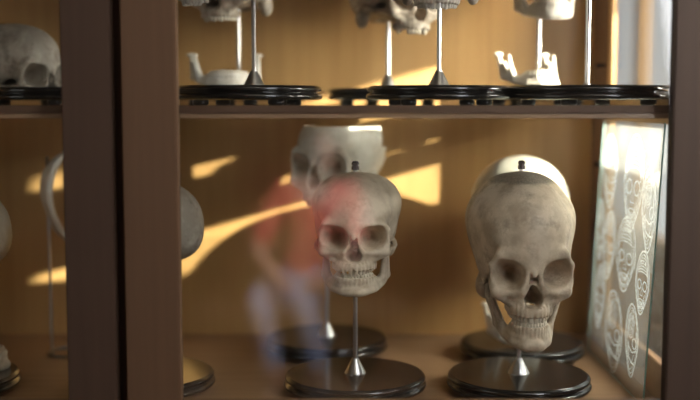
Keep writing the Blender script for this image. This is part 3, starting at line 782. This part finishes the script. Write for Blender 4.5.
def head_field(P, hair=False):
    A = (np.abs(P[0]), P[1], P[2])
    d = smin(ell(P, (0, -0.8, 3.0), (7.4, 9.2, 8.4)), ell(P, (0, 2.8, -3.5), (5.6, 6.0, 7.0)), 2.5)
    if hair: return np.maximum(smax(d-0.9, -ell(P, (0, 9.5, -2.2), (6.2, 6.2, 9.4)), 0.8), -(P[2]+7.5))
    d = smin(d, cap(P, (0, 8.2, 1.4), (0, 9.7, -2.0), 0.7, 1.2), 0.9)
    d = smax(d, -ell(A, (3.1, 9.6, 1.0), (1.7, 1.6, 1.1)), 0.8)
    d = smin(d, cap(A, (0, 8.3, -5.0), (1.9, 7.6, -5.0), 0.55, 0.35), 0.5)
    d = smin(d, ell(P, (0, 6.6, -9.0), (2.2, 2.0, 1.6)), 1.2)
    d = smin(d, ell(A, (7.3, -0.4, 0.0), (0.7, 1.9, 3.0)), 0.4)
    return smin(d, cap(P, (0, -2.0, -6), (0, -2.5, -13), 5.0, 5.2), 1.5)
for nm, hr, mm in (('head', False, M['skin']), ('hair', True, M['hair'])):
    V, F = surface_nets(head_field(HX, hr).astype(np.float32), np.array([-10, -12, -13.0]), 0.5)
    ho = link(nm, np_mesh(nm, V*0.0095, F, mm), body if nm == 'head' else PE, (HXO, 0.075, 1.085))
for s_ in (-1, 1):
    e_ = fin('eye', lathe([(0, -0.011), (0.008, -0.0075), (0.011, 0), (0.008, 0.0075), (0, 0.011)], 16), M['eye'], PE, (HXO+s_*0.029, 0.075+0.077, 1.095), smooth=True)
    fin('iris', lathe([(0, 0), (0.005, 0), (0, 0.0015)], 14), M['iris'], e_, (0, 0.0105, 0), (R(-90), 0, 0))
BE = tag(empty('bench', (PX, PY-0.02, 0)), 'low wooden bench under the seated person', 'bench')
bm = bmesh.new(); box(bm, -0.5, 0.5, -0.19, 0.19, 0.30, 0.34, 0.006); fin('seat', bm, M['roomfloor'], BE)
for sx in (-0.42, 0.42):
    for sy in (-0.14, 0.14):
        bm = bmesh.new(); box(bm, sx-0.025, sx+0.025, sy-0.025, sy+0.025, 0, 0.30, 0.003); fin('leg', bm, M['roomfloor'], BE)

# ------------------------------------------------------------------ light
w = bpy.data.worlds.new('sky'); SC.world = w; w.use_nodes = True
bg = w.node_tree.nodes['Background']; bg.inputs[0].default_value = (0.86, 0.90, 0.93, 1); bg.inputs[1].default_value = 0.85
sl = bpy.data.lights.new('sun', 'SUN'); sl.energy = 38.0; sl.angle = R(0.8); sl.color = (1.0, 0.90, 0.74)
so = bpy.data.objects.new('sun', sl); COL.objects.link(so); so.rotation_euler = SUN.to_track_quat('-Z', 'Y').to_euler(); so.location = (3, 0.5, 2.5)
def area(name, loc, target, sx, sy, power, col):
    l = bpy.data.lights.new(name, 'AREA'); l.shape = 'RECTANGLE'; l.size = sx; l.size_y = sy; l.energy = power; l.color = col
    o = bpy.data.objects.new(name, l); COL.objects.link(o); o.location = loc
    o.rotation_euler = (Vector(target)-Vector(loc)).to_track_quat('-Z', 'Y').to_euler()
    return o
area('left_fill', (XL+0.02, -1.0, 1.65), (0, -1.0, 1.6), 2.3, 1.8, 15, (1.0, 0.90, 0.76))  # added soft fill from the left, stands in for unseen daylight
area('right_fill', (XW-0.02, 0.45, 1.75), (0.1, 1.6, 1.2), 0.8, 1.2, 24, (0.95, 0.96, 1.0))  # added area fill on the blank right wall
area('overhead_fill', (0.45, 0.1, ZC-0.03), (0.35, 0.6, 0), 1.2, 1.2, 12, (1.0, 0.86, 0.66))  # added overhead fill for the ambient level, no fixture

area('skylight_fill', (XW-0.005, 1.55, H+0.27), (-0.2, 2.0, H+0.1), 0.6, 0.5, 44, (1.0, 0.93, 0.82))  # added fill over window_1 for its sky light, brightens upper back panel
area('plate_fill', (XW-0.01, 1.95, H-0.22), (0.4, 1.85, H-0.22), 0.7, 0.4, 2.6, (0.95, 0.98, 1.0))  # added fill against solid wall, brightens the etched plate
sp = bpy.data.lights.new('visitor_fill', 'SPOT'); sp.energy = 1550; sp.spot_size = R(25); sp.spot_blend = 0.6; sp.shadow_soft_size = 0.08; sp.color = (1.0, 0.95, 0.92)  # added spot without a fixture, brightens the visitor for the reflection
spo = bpy.data.objects.new('visitor_fill', sp); COL.objects.link(spo); spo.location = (0.5, -0.55, 2.9); spo.rotation_euler = (Vector((PX+0.03, PY+0.15, 0.36))-Vector((0.5, -0.55, 2.9))).to_track_quat('-Z', 'Y').to_euler()

# ------------------------------------------------------------------ camera
cd = bpy.data.cameras.new('camera'); co = bpy.data.objects.new('camera', cd); COL.objects.link(co)
co.location = (0, 0, H); co.rotation_euler = (R(90-5.18), 0, 0)
cd.sensor_width = 36; cd.lens = 54.5; cd.clip_start = 0.05
cd.dof.use_dof = True; cd.dof.focus_distance = 1.63; cd.dof.aperture_fstop = 1.25
SC.camera = co
SC.view_settings.view_transform = 'Standard'; SC.view_settings.look = 'None'; SC.view_settings.exposure = 0; SC.view_settings.gamma = 1
SC.view_settings.use_curve_mapping = False
c = SC.cycles
c.max_bounces = 12; c.diffuse_bounces = 5; c.glossy_bounces = 4; c.transparent_max_bounces = 40; c.transmission_bounces = 8
c.caustics_reflective = False; c.caustics_refractive = False; c.sample_clamp_indirect = 4.0
c.use_denoising = True
